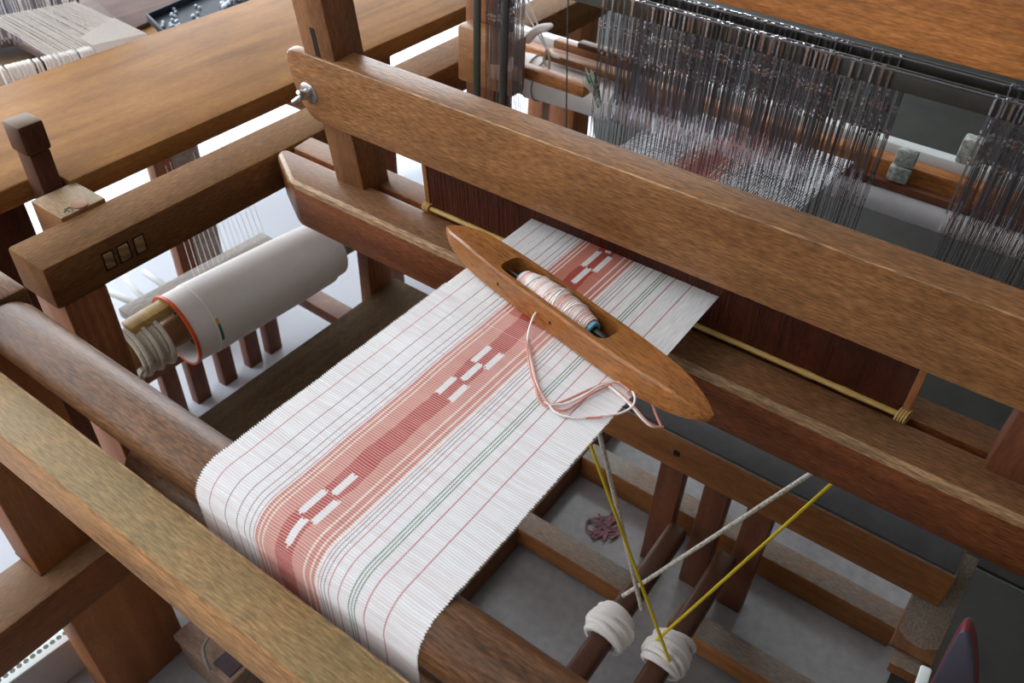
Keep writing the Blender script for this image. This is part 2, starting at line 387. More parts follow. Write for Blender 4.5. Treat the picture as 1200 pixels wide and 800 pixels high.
M['mat'] = plain('painted floor shade', (42, 42, 38), .8, 0, .3, 9, .2, .3)  # dark sheets added where the floor lies in shade
tag(prism('floor_shade', M['mat'], None, [(-.79, 2.2), (-.79, 1.85), (.3, 1.6), (.52, 1.34), (1.39, 1.34), (1.39, 4.9), (-1.99, 4.9), (-1.49, 3.2), (-.96, 2.42)], .0, .008, .002), 'large dark grey-green sheet added for the floor shade behind the loom', 'mat')  # not a mat: added sheet standing in for floor shade
tag(prism('floor_shade', M['mat'], None, [(.52, .40), (1.39, .40), (1.39, 1.33), (.52, 1.33)], .0, .008, .002), 'dark mottled sheet added for the floor shade at the right end of the treadle rack', 'mat')  # not a mat: added sheet standing in for floor shade

M['glare_sheet'] = plain('painted window glare', (204, 211, 222), .12, 0, .03, 3)  # white sheet added, window glare on the floor put into its colour
tag(prism('floor_glare', M['glare_sheet'], None, [(-2.95, .2), (-.80, .2), (-.80, 2.2), (-.97, 2.42), (-1.5, 3.2), (-2.0, 4.9), (-2.95, 4.9)], 0, .005, .002), 'glossy white sheet added for the window glare on the floor under the neighbouring loom', 'floor glare')

# ------------------------------------------------------------------ the loom frame
loom = thing('floor_loom', 'brown wooden hand loom frame that carries the striped cloth over its front beam', 'loom', (-.56, .26, 0))
rail = box('side_rail', M['rail'], loom, -.694, -.61, .37, 1.80, .668, .736, .006)
# three-piece wedged tenon on the rail's inner face
for a, b_ in (((122, 303), (138, 316)), ((140, 297), (157, 310)), ((159.5, 289), (175, 302))):
    p = at(*a, 'x', -.609); q = at(*b_, 'x', -.609)
    zc = .703
    box('tenon_gap', M['hole'], rail, -.63, -.6096, p.y - .0025, q.y + .0025, zc - .0145, zc + .0145, 0)
    box('tenon_piece', M['endgrain'], rail, -.63, -.6075, p.y, q.y, zc - .012, zc + .012, .0015)
cb = box('cross_block', M['block'], loom, -.764, -.69, .449, .519, .672, .742, .003)
p = at(93, 239, 'z', .743)
lathe('round_peg', M['peg'], cb, (p.x, p.y, .735), (p.x, p.y, .75), [(0, .0115), (.0082, .0115), (.0088, .010)], 24)
bm = BM()
for a, b_ in (((75.5, 248.3), (78.5, 244)), ((78.5, 244), (82.5, 243)), ((82.5, 243), (85.3, 247)), ((75.2, 244.4), (81.6, 248))):
    add_tube(bm, [at(*a, 'z', .7425), at(*b_, 'z', .7425)], .0007, 5)
link('ink_letter', bm, M['ink'], cb)
box('front_post', M['post_red'], loom, -.69, -.611, .379, .444, 0, .670, .004)
box('middle_post', M['post_red'], loom, -.69, -.658, .985, 1.05, 0, .670, .004)
box('rear_post', M['post_red'], loom, -.685, -.612, 1.68, 1.76, 0, .670, .004)
# front trestle: low crossbeam on a wide leg, a short post, knee plank
box('low_leg', M['post'], loom, -.57, -.50, .178, .318, 0, .268, .004)
box('low_crossbeam', M['cross'], loom, -.59, -.50, -.10, .42, .262, .342, .005)
box('short_post', M['post'], loom, -.605, -.537, .183, .305, .336, .738, .004)
box('mortise_gap', M['hole'], loom, -.602, -.5365, .1825, .19, .3405, .3430, 0)
p0 = at(0, 432, 'z', .762)
kp = box('knee_plank', M['plank'], loom, -.66, .62, .177, .2285, .685, .762, .004)
worn_sheen_edges(kp, lambda n: n.y > .35 and n.z > .35, M['worn_sheen'])
box('short_post', M['post'], loom, .537, .605, .183, .305, .0, .738, .004)
# breast beam
bb = lathe('breast_beam', M['beam'], loom, (-.497, .2728, .769), (.62, .2728, .769), [(0, .022), (.004, .0295), (.012, .031), (1.117, .031)], 56)
box('beam_shoulder', M['beam'], bb, -.60, -.497, .243, .306, .738, .803, .006)
# cloth beam below, half hidden
lathe('cloth_beam', M['beam'], loom, (-.5, .36, .46), (.6, .36, .46), [(0, .03), (1.1, .03)], 32)
# uprights and cross members at the back
pb = box('harness_post', M['post_red'], loom, -.565, -.50, 1.19, 1.25, 0, 1.5, .004)
box('harness_bracket', M['stick'], loom, -.552, -.43, 1.15, 1.19, .742, .842, .005)
tb = box('castle_beam', M['top'], loom, -.75, .80, .86, .915, 1.090, 1.155, .006)
# right side of the frame outside the picture
box('side_rail', M['rail'], loom, .61, .694, .37, 1.80, .668, .736, .006)
for y in (.379, 1.70): box('rear_post', M['post_red'], loom, .611, .69, y, y + .065, 0, .67, .004)

# ------------------------------------------------------------------ batten (swinging beater)
T = math.radians(5.6)
bat = thing('batten', 'swinging wooden beater with a broad top bar, dark reed and lower race beam', 'loom beater', (0, .784, .742), rot=(T, 0, 0))
def batp(px, py, u):
    """point of a photo pixel in the batten's own frame on its plane u = const"""
    n = Vector((0, math.cos(T), math.sin(T))); o = Vector((0, .784, .742)) + n * u
    d = FWD + RIGHT * ((px - 600) / FPX) + DOWN * ((py - 400) / FPX)
    k = (o - CAM).dot(n) / d.dot(n); P = CAM + d * k - Vector((0, .784, .742))
    return Vector((P.x, P.dot(n), P.dot(Vector((0, -math.sin(T), math.cos(T))))))
rb0 = prism('race_beam', M['race'], bat, [(-.530, -.066), (.545, -.066), (.61, -.02), (.61, -.003), (-.606, -.003), (-.606, -.022)], -.083, 0, .009, True)
worn_sheen_edges(rb0, lambda n: n.y < -.3 and n.z > .3, M['worn_sheen'])
box('race_back', M['race'], bat, -.606, .61, .012, .052, -.083, -.010, .003, True)
bm = BM()
cut = [(-.510, .172, .190), (-.508, .155, .198), (-.503, .138, .2035), (-.496, .122, .206), (-.486, .1095, .2065), (-.474, .1045, .2065)]
front = [(x, -.034, a, b_) for x, a, b_ in cut] + [(-.424, -.034, .1045, .2065), (.53, -.034, .1045, .2065)]
back = [(.53, .006, .1045, .2065), (-.424, .006, .1045, .2065), (-.424, -.0205, .1045, .2065)] + [(x, -.0205, a, b_) for x, a, b_ in cut[::-1]]
prof = front + back; n = len(prof); nf = len(front)
lo = [bm.verts.new((x, u, a)) for x, u, a, b_ in prof]; hi = [bm.verts.new((x, u, b_)) for x, u, a, b_ in prof]
for i in range(n): bm.faces.new((lo[i], lo[(i + 1) % n], hi[(i + 1) % n], hi[i]))
for ring in (lo, hi):
    for i in range(6): bm.faces.new((ring[i], ring[i + 1], ring[n - 2 - i], ring[n - 1 - i]))
    bm.faces.new((ring[6], ring[7], ring[8], ring[9], ring[10]))
bmesh.ops.recalc_face_normals(bm, faces=bm.faces); bevel(bm, .0062, 4)
bm_a = bm
hd = link('handle', bm_a, M['handle'], bat, True, smooth=True)
worn_sheen_edges(hd, lambda n: n.y < -.35 and n.z > .35, M['worn_sheen'])
for s in (-1, 1):
    xc = -.4485 if s < 0 else .4810
    a = box('sword', M['arm'] if s < 0 else M['slat'], bat, xc - .0285, xc + .0285, -.020, .034, -.10, .75, .003, True)  # right sword takes a darker wood, its shade put into the colour
    for v in a.data.vertices: v.co.y -= .047 * v.co.z
    if s < 0:
        q = batp(369, 50, -.031)
        mo = box('mortise', M['hole'], a, q.x - .004, q.x + .004, -.0206, -.018, q.z - .02, q.z + .020, 0, True)
        for v in mo.data.vertices: v.co.y -= .047 * v.co.z
# bolt with washer and wing nut
q = batp(362, 109, -.0345)
ws = lathe('washer', M['metal'], bat, (q.x, -.0335, q.z), (q.x, -.040, q.z), [(0, .0155), (.0018, .0155), (.0022, .015)], 32, True)
lathe('bolt', M['metal'], ws, (q.x, -.033, q.z), (q.x, -.06, q.z), [(0, .0035), (.020, .0035), (.021, .0025)], 12, True)
wgn = lathe('wing_nut', M['metal'], ws, (q.x, -.0362, q.z), (q.x, -.06, q.z), [(0, .0075), (.011, .0058)], 16, True)
bm = BM()
for dx, dz in ((.0045, .0125), (-.0125, -.0085)):
    add_tube(bm, [(q.x + dx * .3, -.043, q.z + dz * .3), (q.x + dx * .65, -.049, q.z + dz * .65), (q.x + dx, -.056, q.z + dz)], [.0034, .0042, .0032], 10)
link('wings', bm, M['metal'], ws, True, smooth=True)
# reed: close-set dents between two end slats over a bamboo rod
RX0, RX1 = -.312, .362
rd = box('reed', M['reed'], bat, RX0, RX1, .0015, .009, -.006, .009, .001, True)
bm = BM(); n = 520
for i in range(n):
    x = RX0 + (RX1 - RX0) * (i + .5) / n; j = random.uniform(-.0004, .0004)
    add_box(bm, x - .0005, x + .0005, .001 + j, .0075 + j, .004, .112)
o = link('dents', bm, M['reed'], rd, True); o['kind'] = 'stuff'
for x in (RX0, RX1): box('end_slat', M['reedend'], rd, x - .004, x + .004, -.001, .011, -.006, .114, .001, True)
bm = BM(); pts = [(RX0 - .004 + (RX1 - RX0 + .008) * i / 60, -.0015, .0035) for i in range(61)]
add_tube(bm, pts, [.0036 * (1.0 + (.18 if i in (14, 33, 50, 54) else 0)) for i in range(61)], 12)
link('bamboo_rod', bm, M['bamboo'], rd, True, smooth=True)
for x, rr in ((RX0, .0036), (RX1, .0055)):
    for k in range(4):
        pts = [(x - .004 + k * .003 + .002 * math.cos(t), -.001 + (.0028 + rr) * math.cos(t), .004 + (.0028 + rr) * math.sin(t)) for t in [math.tau * i / 14 for i in range(15)]]
        tube('binding', M['bamboo'], rd, pts, .0013, 6, True)

# ------------------------------------------------------------------ warp and cloth
FELL = .604; ZC = .8005; R = .0315; YC = .2728
W0, W1 = -.1325, .1325
def set_uv(o, vals):
    a = o.data.attributes.new('thread_uv', 'FLOAT_VECTOR', 'POINT'); a.data.foreach_set('vector', [c for t in vals for c in t])
def path(v):
    """cloth surface at length parameter v (v = y while flat), with its normal"""
    if v >= YC: return Vector((0, v, ZC)), Vector((0, 0, 1))
    s = YC - v; ang = s / R
    if ang <= math.pi / 2 + .02: return Vector((0, YC - R * math.sin(ang), ZC - R + R * math.cos(ang))), Vector((0, -math.sin(ang), math.cos(ang)))
    d = s - R * (math.pi / 2 + .02)
    if d < .07: return Vector((0, YC - R + .02 * d, ZC - R - d)), Vector((0, -1, -.02))
    e = d - .07; return Vector((0, YC - R + .0014 + .36 * e, ZC - R - .07 - .93 * e)), Vector((0, -.93, -.36))
VEND = YC - R * (math.pi / 2) - .30
rows = int((FELL - VEND) / PITCH * 4); nx = 44
verts = []; uvs = []; faces = []
for i in range(rows + 1):
    v = FELL - i * PITCH / 4; rb = math.floor(v / PITCH + .001); ph = v / PITCH - rb
    pr = math.sin(math.pi * ph)
    j0 = mnoise.noise((rb * 1.7, 3.1, 0)) * .0009; j1 = mnoise.noise((rb * 1.7, 9.4, 0)) * .0009
    for k in range(nx + 1):
        t = k / nx; x = W0 + (W1 - W0) * t
        if k == 0: x -= .0024 * pr - .0008 + j0
        if k == nx: x += .0024 * pr - .0008 + j1
        sag = .0012 * mnoise.noise((x * 9, rb * .05, 2)) * (1 if FELL - .03 > v > YC + .01 else 0)
        dv = .0022 * mnoise.noise((x * 16, rb * .06, 7)) + .0012 * mnoise.noise((x * 40, rb * .21, 4))
        P, N = path(v + dv)
        fl = min(1, (FELL - v) / .004)
        P = P + N * (.00075 * (pr - .5) * (1 + .5 * mnoise.noise((x * 60, rb * 2.3, 1))) + sag) * fl; P.x = x
        verts.append(P); uvs.append((W0 + (W1 - W0) * t, v, 0))
for i in range(rows):
    for k in range(nx):
        a = i * (nx + 1) + k; faces.append((a, a + 1, a + nx + 2, a + nx + 1))
me = bpy.data.meshes.new('woven_cloth'); me.from_pydata(verts, [], faces); me.materials.append(M['weave'])
for p in me.polygons: p.use_smooth = True
cl = bpy.data.objects.new('woven_cloth', me); C.objects.link(cl); set_uv(cl, uvs)
tag(cl, 'ribbed white cloth with pink and red stripe and white dashes, draped over the breast beam', 'cloth')
# warp ends from the fell through reed and heddles to the back roll
verts = []; faces = []; uvs = []; NE = 300
for i in range(NE):
    x0 = W0 + (W1 - W0) * (i + .0) / NE; x1 = W0 + (W1 - W0) * (i + 1.0) / NE; xm = (x0 + x1) / 2
    dz = random.uniform(-.00008, .00008); sh = -.012 if i % 2 else .012
    for y, z in ((FELL - .002, ZC - .0004), (.70, ZC + dz), (.80, ZC + dz), (1.0 + (i % 4) * .03, ZC + sh), (1.295, .752)):
        b0 = len(verts)
        for x, h in ((x0, 0), (xm, .00012), (x1, 0)):
            verts.append((x, y, z + h)); uvs.append((x if h == 0 else xm, y, 0))
        if b0 and y != FELL - .002:
            faces += [(b0 - 3, b0 - 2, b0 + 1, b0), (b0 - 2, b0 - 1, b0 + 2, b0 + 1)]
me = bpy.data.meshes.new('warp_threads'); me.from_pydata([Vector(q) for q in verts], [], faces); me.materials.append(M['warp'])
wp = bpy.data.objects.new('warp_threads', me); C.objects.link(wp); set_uv(wp, uvs)
tag(wp, 'fine pale warp threads with a dyed pink band running from the cloth through the dark reed', 'warp threads', kind='stuff')

# ------------------------------------------------------------------ shuttle, bobbin, loose yarn
SA = math.radians(-13.3)
sh = thing('shuttle', 'polished boat-shaped wooden shuttle lying across the cloth with a bobbin in its hollow', 'shuttle', (.016, .6248, .8015), rot=(0, 0, SA))
HL = .207
def hw(s):
    t = abs(s) / HL
    return max(.0045 * math.sqrt(max(0, 1 - t ** 40)), .0238 * (1 - t ** 3.3) ** .56) if t < .9999 else .0005
st = [-HL, -HL + .0008, -HL + .002, -HL + .004, -.198, -.190, -.18, -.165, -.15, -.13, -.11]
pk0, pk1 = -.093, .073
st += [pk0 - .002, pk0, pk0 + .0008, pk0 + .003, pk0 + .007, pk0 + .013, -.07, -.04, -.01, .02, .05, pk1 - .011, pk1 - .006, pk1 - .0025, pk1 - .0006, pk1, pk1 + .002, .09, .11, .13, .15, .165, .18, .19, .198, HL - .004, HL - .002, HL - .0008, HL]
bm = BM(); rings = []
for s in st:
    h = hw(s); t = abs(s) / HL
    zt = .0335 - .012 * max(0, (t - .72) / .28) ** 1.6; zb = .0005 + .013 * max(0, (t - .72) / .28) ** 1.6
    inside = pk0 < s < pk1
    dd = min(s - pk0, pk1 - s) if inside else 0
    r = .011
    wi = .0165 - (r - math.sqrt(max(0, r * r - (r - dd) ** 2)) if dd < r else 0) if inside else max(.0003, h * .5)
    if not inside and abs(s - (pk0 if s < 0 else pk1)) < .0025: wi = .0055
    zi = .006 if inside else zt
    c = min(.0022, h * .35)
    prof = [(-h + c, zb), (-h, zb + c), (-h, zt - c), (-h + c, zt), (-min(wi, h - c), zt), (-min(wi, h - c), zi), (min(wi, h - c), zi), (min(wi, h - c), zt), (h - c, zt), (h, zt - c), (h, zb + c), (h - c, zb)]
    rings.append([bm.verts.new((s, a, b_)) for a, b_ in prof])
m_ = len(rings[0])
for a, b_ in zip(rings, rings[1:]):
    for k in range(m_): bm.faces.new((a[k], a[(k + 1) % m_], b_[(k + 1) % m_], b_[k]))
bm.faces.new(rings[0]); bm.faces.new(rings[-1][::-1])
bmesh.ops.dissolve_degenerate(bm, edges=bm.edges, dist=1e-6)
body = link('body', bm, M['shuttle'], sh, True, smooth=True)
for x, z in ((-.0835, .0165), (.004, .0165)):
    y = -hw(x)
    lathe('eyelet', M['hole'], body, (x, y + .001, z), (x, y - .001, z), [(0, .0022), (.0012, .0022)], 14, True)
lathe('pin', M['metal'], sh, (pk0 - .004, .0, .021), (pk1 + .004, 0, .021), [(0, .0011), (.03, .0011), (.031, .0016), (.15, .0016), (.151, .0022), (.172, .0022)], 12, True)
lathe('pin_sleeve', M['black'], sh, (.046, 0, .021), (.07, 0, .021), [(0, .0042), (.001, .0046), (.018, .0042), (.02, .003)], 18, True)
# bobbin
sr = Matrix.Rotation(SA, 4, 'Z'); S0 = Vector((.016, .6248, .8015))
bo = thing('bobbin', 'bobbin with blue end caps wound with pink and white yarn inside the shuttle', 'bobbin', S0 + sr @ Vector((-.01, 0, .021)), rot=(0, 0, SA))
B0, B1 = -.057, .053
def prof_r(t): return .0092 + .0088 * math.sin(math.pi * min(1, max(0, t * .93 + .05))) ** .75
for x0, x1, sgn in ((B0 - .003, B0 + .004, 1), (B1 - .006, B1 + .004, -1)):
    lathe('end_cap', M['blue'], bo, (x0, 0, 0), (x1, 0, 0), [(0, .0085), (.001, .0098), (x1 - x0 - .001, .0098), (x1 - x0, .0088)], 32, True)
lathe('spool_core', M['black'], bo, (B0 - .004, 0, 0), (B1 + .0046, 0, 0), [(0, .0058), (B1 - B0 + .0086, .0058)], 24, True)
lathe('yarn_core', M['pink'], bo, (B0, 0, 0), (B1, 0, 0), [((B1 - B0) * i / 20, prof_r(i / 20) - .0010) for i in range(21)], 28, True)
turns = 46
for name, ph0, mt, rr in (('white_yarn', 0.0, 'white', .00125), ('pink_yarn', .5, 'pink', .00115)):
    bm = BM()
    pts = []; N = turns * 18
    for i in range(N + 1):
        t = i / N; ang = math.tau * (turns * t + ph0)
        jit = .0009 * mnoise.noise((t * 60, ph0 * 9, 0)) + .0028 * mnoise.noise((t * 7, ph0 * 5, 3)) * math.sin(ang)
        r = prof_r(t) + .0004 * mnoise.noise((t * 90, 4 + ph0, 0)) + (.0006 if mt == 'white' else .0004) * (mnoise.noise((t * 17, 8, ph0)) + .3)
        pts.append((B0 + .001 + (B1 - B0 - .002) * t + jit, r * math.cos(ang), r * math.sin(ang)))
    add_tube(bm, pts, rr, 5); link(name, bm, M[mt], bo, True, smooth='all')
# crossing turns on top
bm = BM()
for c0, c1 in ((-.012, .006), (.010, -.004), (.02, .034), (-.04, -.028)):
    pts = []
    for i in range(15):
        ang = math.pi * (i / 14) ; x = c0 + (c1 - c0) * i / 14; r = prof_r((x - B0) / (B1 - B0)) + .0013
        pts.append((x, -r * math.cos(ang), r * math.sin(ang)))
    add_tube(bm, pts, .001, 5)
link('white_yarn', bm, M['white'], bo, True, smooth='all')
# loose yarn from the eyelet, over the cloth and past its edge
ly = thing('loose_yarn', 'loose pink and white yarn looping from the shuttle over the cloth edge', 'yarn', at(660, 476, 'z', .802))
def yz(p, z): return at(p[0], p[1], 'z', z)
A = [((633, 363), .818), ((625, 371), .8165), ((618, 398), .8065), ((622, 424), .8045), ((628, 448), .804), ((643, 475), .804)]
Bp = [((643, 475), .8045), ((652, 484), .8035), ((670, 489), .8035), ((696, 489), .8035), ((720, 486), .8035), ((738, 478), .804), ((743, 468), .8045), ((740, 458), .805), ((730, 450), .8055), ((716, 448), .8055), ((700, 453), .8055), ((684, 463), .8045), ((666, 472), .8045), ((652, 474), .8045), ((643, 475), .806)]
D = [((700, 452), .8042), ((712, 452), .8042), ((728, 464), .8045), ((740, 476), .8035), ((752, 490), .800), ((763, 499), .796), ((775, 500), .793)]
E2 = [((775, 500), .793), ((768, 484), .797), ((763, 472), .799), ((748, 465), .8025), ((735, 460), .8035)]
F = [((618, 398), .805), ((624, 432), .8042), ((632, 460), .8042), ((645, 476), .8042), ((662, 480), .8042), ((690, 462), .8046), ((715, 450), .8046)]
for pts, mt, o_ in ((A, 'white', 0), (Bp, 'white', .0006), (D, 'white', .0), (E2, 'pink', .0), (F, 'pink', .0012), (D, 'pink', .0016), (A[2:] + Bp[10:6:-1], 'pink', -.0014), (Bp[1:5], 'pink', .0018)):
    tube({'white': 'white_strand', 'pink': 'pink_strand'}[mt], M[mt], ly, spline([yz(p, z) + Vector((o_, o_ * .8, 0)) for p, z in pts], 7), .00125, 7)

# ------------------------------------------------------------------ heddle shafts
def heddle_mesh():
    bm = BM(); w_ = .00055
    zt, zb = .158, -.17
    add_box(bm, -.0012, -.0012 + 2 * w_, -.0003, .0003, .012, zt); add_box(bm, .0008, .0008 + 2 * w_, -.0003, .0003, .012, zt)
    add_box(bm, -w_, w_, -.0003, .0003, zb, -.010)
    n = len(bm.faces)
    for s in (-1, 1): add_box(bm, s * .0011 - .0004, s * .0011 + .0004, -.0003, .0003, -.012, .014)
    add_box(bm, -.0022, .0022, -.0008, .0008, zt - .002, zt + .0025)
    for z in (.078, .084, .110, .116): add_box(bm, -.0017, .0017, -.0009, .0009, z, z + .0035)
    add_box(bm, -.0014, .0014, -.0006, .0006, .138, zt)
    bm.faces.ensure_lookup_table()
    for f in bm.faces[n:]: f.material_index = 1
    return bm
shafts = []
for k, (y, z, lab) in enumerate(((1.0, .86, 'front heddle shaft of hanging steel wires between the beater and the back roll'),
                                 (1.03, .864, 'second heddle shaft of steel wires just behind the front one'),
                                 (1.06, .836, 'third heddle shaft of steel wires, hidden mostly by the two before it'),
                                 (1.09, .824, 'rearmost heddle shaft of steel wires nearest the warp roll'))):
    sh_ = thing('heddle_shaft', lab, 'heddle shaft', (0, y, z), 'heddle shafts'); del sh_['group']
    bx0, bx1 = -.43, .58
    box('top_bar', M['dkbar'], sh_, bx0, bx1, .004, .008, .135, .160, .001, True)
    tube('top_rod', M['steel'], sh_, [(bx0, 0, .158), (bx1, 0, .158)], .0016, 8, True)
    box('bottom_bar', M['dkbar'], sh_, bx0, bx1, .004, .008, -.19, -.165, .001, True)
    h = None
    xs = []
    x = -.182 + k * .0013
    while x < .135: xs.append(x); x += random.choice((.0050, .0058, .0066, .009))
    while x < .205: xs.append(x); x += random.uniform(.006, .016)
    if k < 3:
        x = .306 + k * .004
        while x < .42: xs.append(x); x += random.uniform(.003, .009)
        for c0, c1 in ((-.375, -.345),):
            x = c0
            while x < c1: xs.append(x); x += random.uniform(.003, .005)
    for x in xs:
        if h is None: h = link('heddle', heddle_mesh(), M['steel'], sh_, True); h.data.materials.append(M['bright'])
        else: h = h.copy(); C.objects.link(h)
        h.location = (x, random.uniform(-.001, .001), random.uniform(-.002, .002)); h.rotation_euler = (0, random.uniform(-.004, .004), random.uniform(-.9, .9))

M['strap'] = plain('dark green strap', (46, 54, 44), .4, 0, .15, 60)
M['strap2'] = plain('dark grey strap', (58, 60, 60), .4, .3, .15, 60)
for px, mt, lab in ((559, 'strap', 'dark green flat strap hanging before the brown bracket, left of two'), (591, 'strap2', 'dark grey flat strap hanging right of the dark green one')):
    p = at(px, 60, 'y', .985)
    tag(box('hanging_strap', M[mt], None, p.x - .006, p.x + .006, .983, .987, .72, 1.3, .001), lab, 'strap')

# ------------------------------------------------------------------ back of the loom: roll, bars, lease sticks, blocks
rl = thing('warp_roll', 'grey cloth-wrapped roll at the back of the loom behind the heddles', 'roll', (-.1, 1.3, .715))
lathe('roll_body', M['greyroll'], rl, (-.34, 1.3, .703), (.62, 1.3, .703), [(0, .020), (.92, .020)], 40)
lathe('cover_sheet', M['cotton'], rl, (-.535, 1.3, .716), (-.30, 1.3, .716), [(0, .02), (.001, .038), (.05, .040), (.16, .036), (.235, .035)], 40)
for x in (-.485, -.462):
    pts = [(x + .004 * math.sin(t), 1.3 + .0415 * math.cos(t), .716 + .0415 * math.sin(t)) for t in [math.tau * i / 24 for i in range(25)]]
    tube('tie_cord', M['twine'], rl, pts, .0016, 6)
tag(box('lease_stick', M['top'], None, -.481, -.315, 1.2, 1.225, .758, .779, .003), 'flat brown lease stick lying nearest the heddles across the white roll', 'stick')
tag(box('lease_stick', M['stick'], None, -.455, -.27, 1.285, 1.31, .762, .776, .003), 'thin brown lease stick resting on top of the white roll', 'stick')
tag(box('lease_stick', M['stick'], None, -.462, -.25, 1.325, 1.345, .770, .786, .003), 'brown lease stick between the white bar and the roll', 'stick')
tag(box('lease_stick', M['dark'], None, -.395, -.22, 1.30, 1.32, .795, .806, .003), 'short dark lease stick topmost behind the heddles', 'stick')
tag(box('white_bar', M['whitewood'], None, -.606, .62, 1.36, 1.385, .743, .770, .003), 'white painted bar running along the back beam above the grey roll', 'bar')
tag(box('back_beam', M['top'], None, -.606, .62, 1.315, 1.345, .700, .762, .004), 'orange-brown wooden back beam just below the white bar', 'beam')
tag(box('red_brown_bar', M['slat'], None, -.28, .62, 1.296, 1.313, .724, .737, .002), 'narrow red-brown bar lying between the grey roll and the orange-brown beam', 'bar')
a = at(1142, 168, 'y', 1.375)
tag(box('stone_weight', M['stone'], None, a.x - .016, a.x + .014, 1.36, 1.39, .770, .808, .003), 'mottled grey block standing on the white bar', 'block')
g = thing('stone_weight', 'speckled grey two-piece block leaning before the orange-brown back beam', 'block', (.202, 1.305, .74))
box('upper_piece', M['stone'], g, .187, .217, 1.298, 1.312, .766, .792, .002); box('lower_piece', M['stone'], g, .185, .216, 1.292, 1.312, .742, .7655, .002)
bm = BM(); vs = [bm.verts.new(v) for v in ((.14, 1.2, .60), (.262, 1.2, .612), (.262, 1.235, .612), (.14, 1.235, .60))]
bm.faces.new(vs); r_ = bmesh.ops.extrude_face_region(bm, geom=bm.faces[:]); bmesh.ops.translate(bm, verts=[v for v in r_['geom'] if isinstance(v, bmesh.types.BMVert)], vec=(0, 0, .002))
tag(link('paper_strip', bm, M['paper'], None), 'small white paper strip tucked below the grey roll', 'paper')
# knotted cords at the left end of the back roll
kt = thing('tie_string', 'white tie strings knotted to the lease sticks by the left end of the roll', 'string', at(640, 62, 'y', 1.25))
kn = at(641, 58, 'y', 1.25); kn2 = at(632, 32, 'y', 1.25)
for a_, b_ in (((603, -8), kn), ((616, -8), kn)):
    tube('string', M['white'], kt, spline([at(*a_, 'y', 1.25), at(*a_, 'y', 1.25).lerp(b_, .5), b_], 4), .0016, 6)
for pts in (((641, 58), (644, 72), (642, 90)), ((641, 58), (648, 66), (656, 68)), ((641, 58), (637, 70), (641, 78))):
    tube('string', M['rope'], kt, spline([at(*p_, 'y', 1.245) for p_ in pts], 5), .0022, 6)
bm = BM()
for i in range(3):
    add_tube(bm, spline([at(612 + i * 3, 48 + i, 'y', 1.248), at(630, 33 + i * 2, 'y', 1.248), at(648 - i * 3, 30 + i * 2, 'y', 1.248)], 5), [.003] + [.005] * 9 + [.002], 8)
link('cloth_knot', bm, M['cotton'], kt, smooth='all')
bu = thing('yarn_bundle', 'bundle of green and white yarn ends tied around the brown stick', 'yarn', at(697, 98, 'y', 1.195))
for i in range(22):
    e = Vector((random.uniform(-.01, .01), random.uniform(-.01, .0), random.uniform(-.014, .014)))
    p0_ = at(694, 92, 'y', 1.19) + e; p1_ = at(702 + random.uniform(-3, 3), 122 + random.uniform(-8, 5), 'y', 1.19)
    tube('yarn_end', M['green'] if i % 3 == 0 else M['rope'], bu, [p0_ + Vector((-.004, 0, .008)), p0_, p0_.lerp(p1_, .5) + Vector((.002, 0, 0)), p1_], .0011, 5)
tag(tube('hanging_wire', M['dkbar'], None, [at(666, -10, 'y', 1.02), at(665, 40, 'y', 1.02), at(663, 175, 'y', 1.02)], .0011, 6), 'single thin wire hanging left of the dense heddles', 'wire')

# ------------------------------------------------------------------ treadle cords, treadles, guide rack, base frame
def wrap(parent, c, r, ln, mt, n=9):
    for i in range(n):
        y = c.y - ln / 2 + ln * i / (n - 1); rr = r * (1 - .35 * abs(i / (n - 1) - .45)) * random.uniform(.92, 1.1); tl = random.uniform(-.5, .5) * .02
        pts = [(c.x + rr * math.cos(t), y + tl * math.sin(t + i), c.z + rr * .95 * math.sin(t)) for t in [math.tau * k / 18 for k in range(19)]]
        tube('yarn_turn', M[mt], parent, pts, .0062, 7)
TZ = .175
for k, (px, py, lab) in enumerate(((715, 733, 'left brown foot treadle with white yarn wound round it'), (782, 764, 'right brown foot treadle with white yarn and a yellow cord on it'))):
    c = at(px, py, 'z', TZ)
    t = thing('treadle', lab, 'treadle', (c.x, .2, TZ))
    bm = BM(); add_box(bm, c.x - .018, c.x + .018, .32, .935, TZ - .024, TZ + .012); bmesh.ops.recalc_face_normals(bm, faces=bm.faces); bevel(bm, .009, 3)
    link('treadle_bar', bm, M['treadle'], t, smooth=True)
    yw = thing('x', '', '') if False else None
    wr = lathe('yarn_pad', M['white'], t, (c.x, c.y - .022, TZ - .006), (c.x, c.y + .024, TZ - .006), [(0, .022), (.005, .032), (.03, .030), (.046, .021)], 24)
    wrap(wr, Vector((c.x, c.y, TZ - .006)), .034, .046, 'white')
c2 = at(777, 752, 'z', TZ + .02); c1 = at(738, 694, 'z', TZ + .02)
for name, lab, mt, a_, b_, r_ in (('treadle_rope', 'yellow cord from under the cloth edge down to the right treadle', 'yellow', (690, 516), (786, 779), .0026),
                                  ('treadle_rope', 'yellow cord from under the beater down to the right treadle', 'yellow', (973, 568), (765, 754), .0026),
                                  ('treadle_rope', 'white flecked cord from under the cloth edge down to the left treadle', 'cord', (702, 506), (752, 714), .0034),
                                  ('treadle_rope', 'white flecked cord from under the beater down to the left treadle', 'cord', (948, 556), (730, 698), .0034)):
    top = at(*a_, 'y', .875 if a_[0] > 800 else .72); bot = at(*b_, 'z', TZ + .016)
    up = top + (top - bot).normalized() * .12
    tag(tube(name, M[mt], None, spline([up, top, top.lerp(bot, .5), bot], 4), r_, 8), lab, 'cord')
# knotted yellow turns on the right treadle
q = at(777, 746, 'z', TZ + .03)
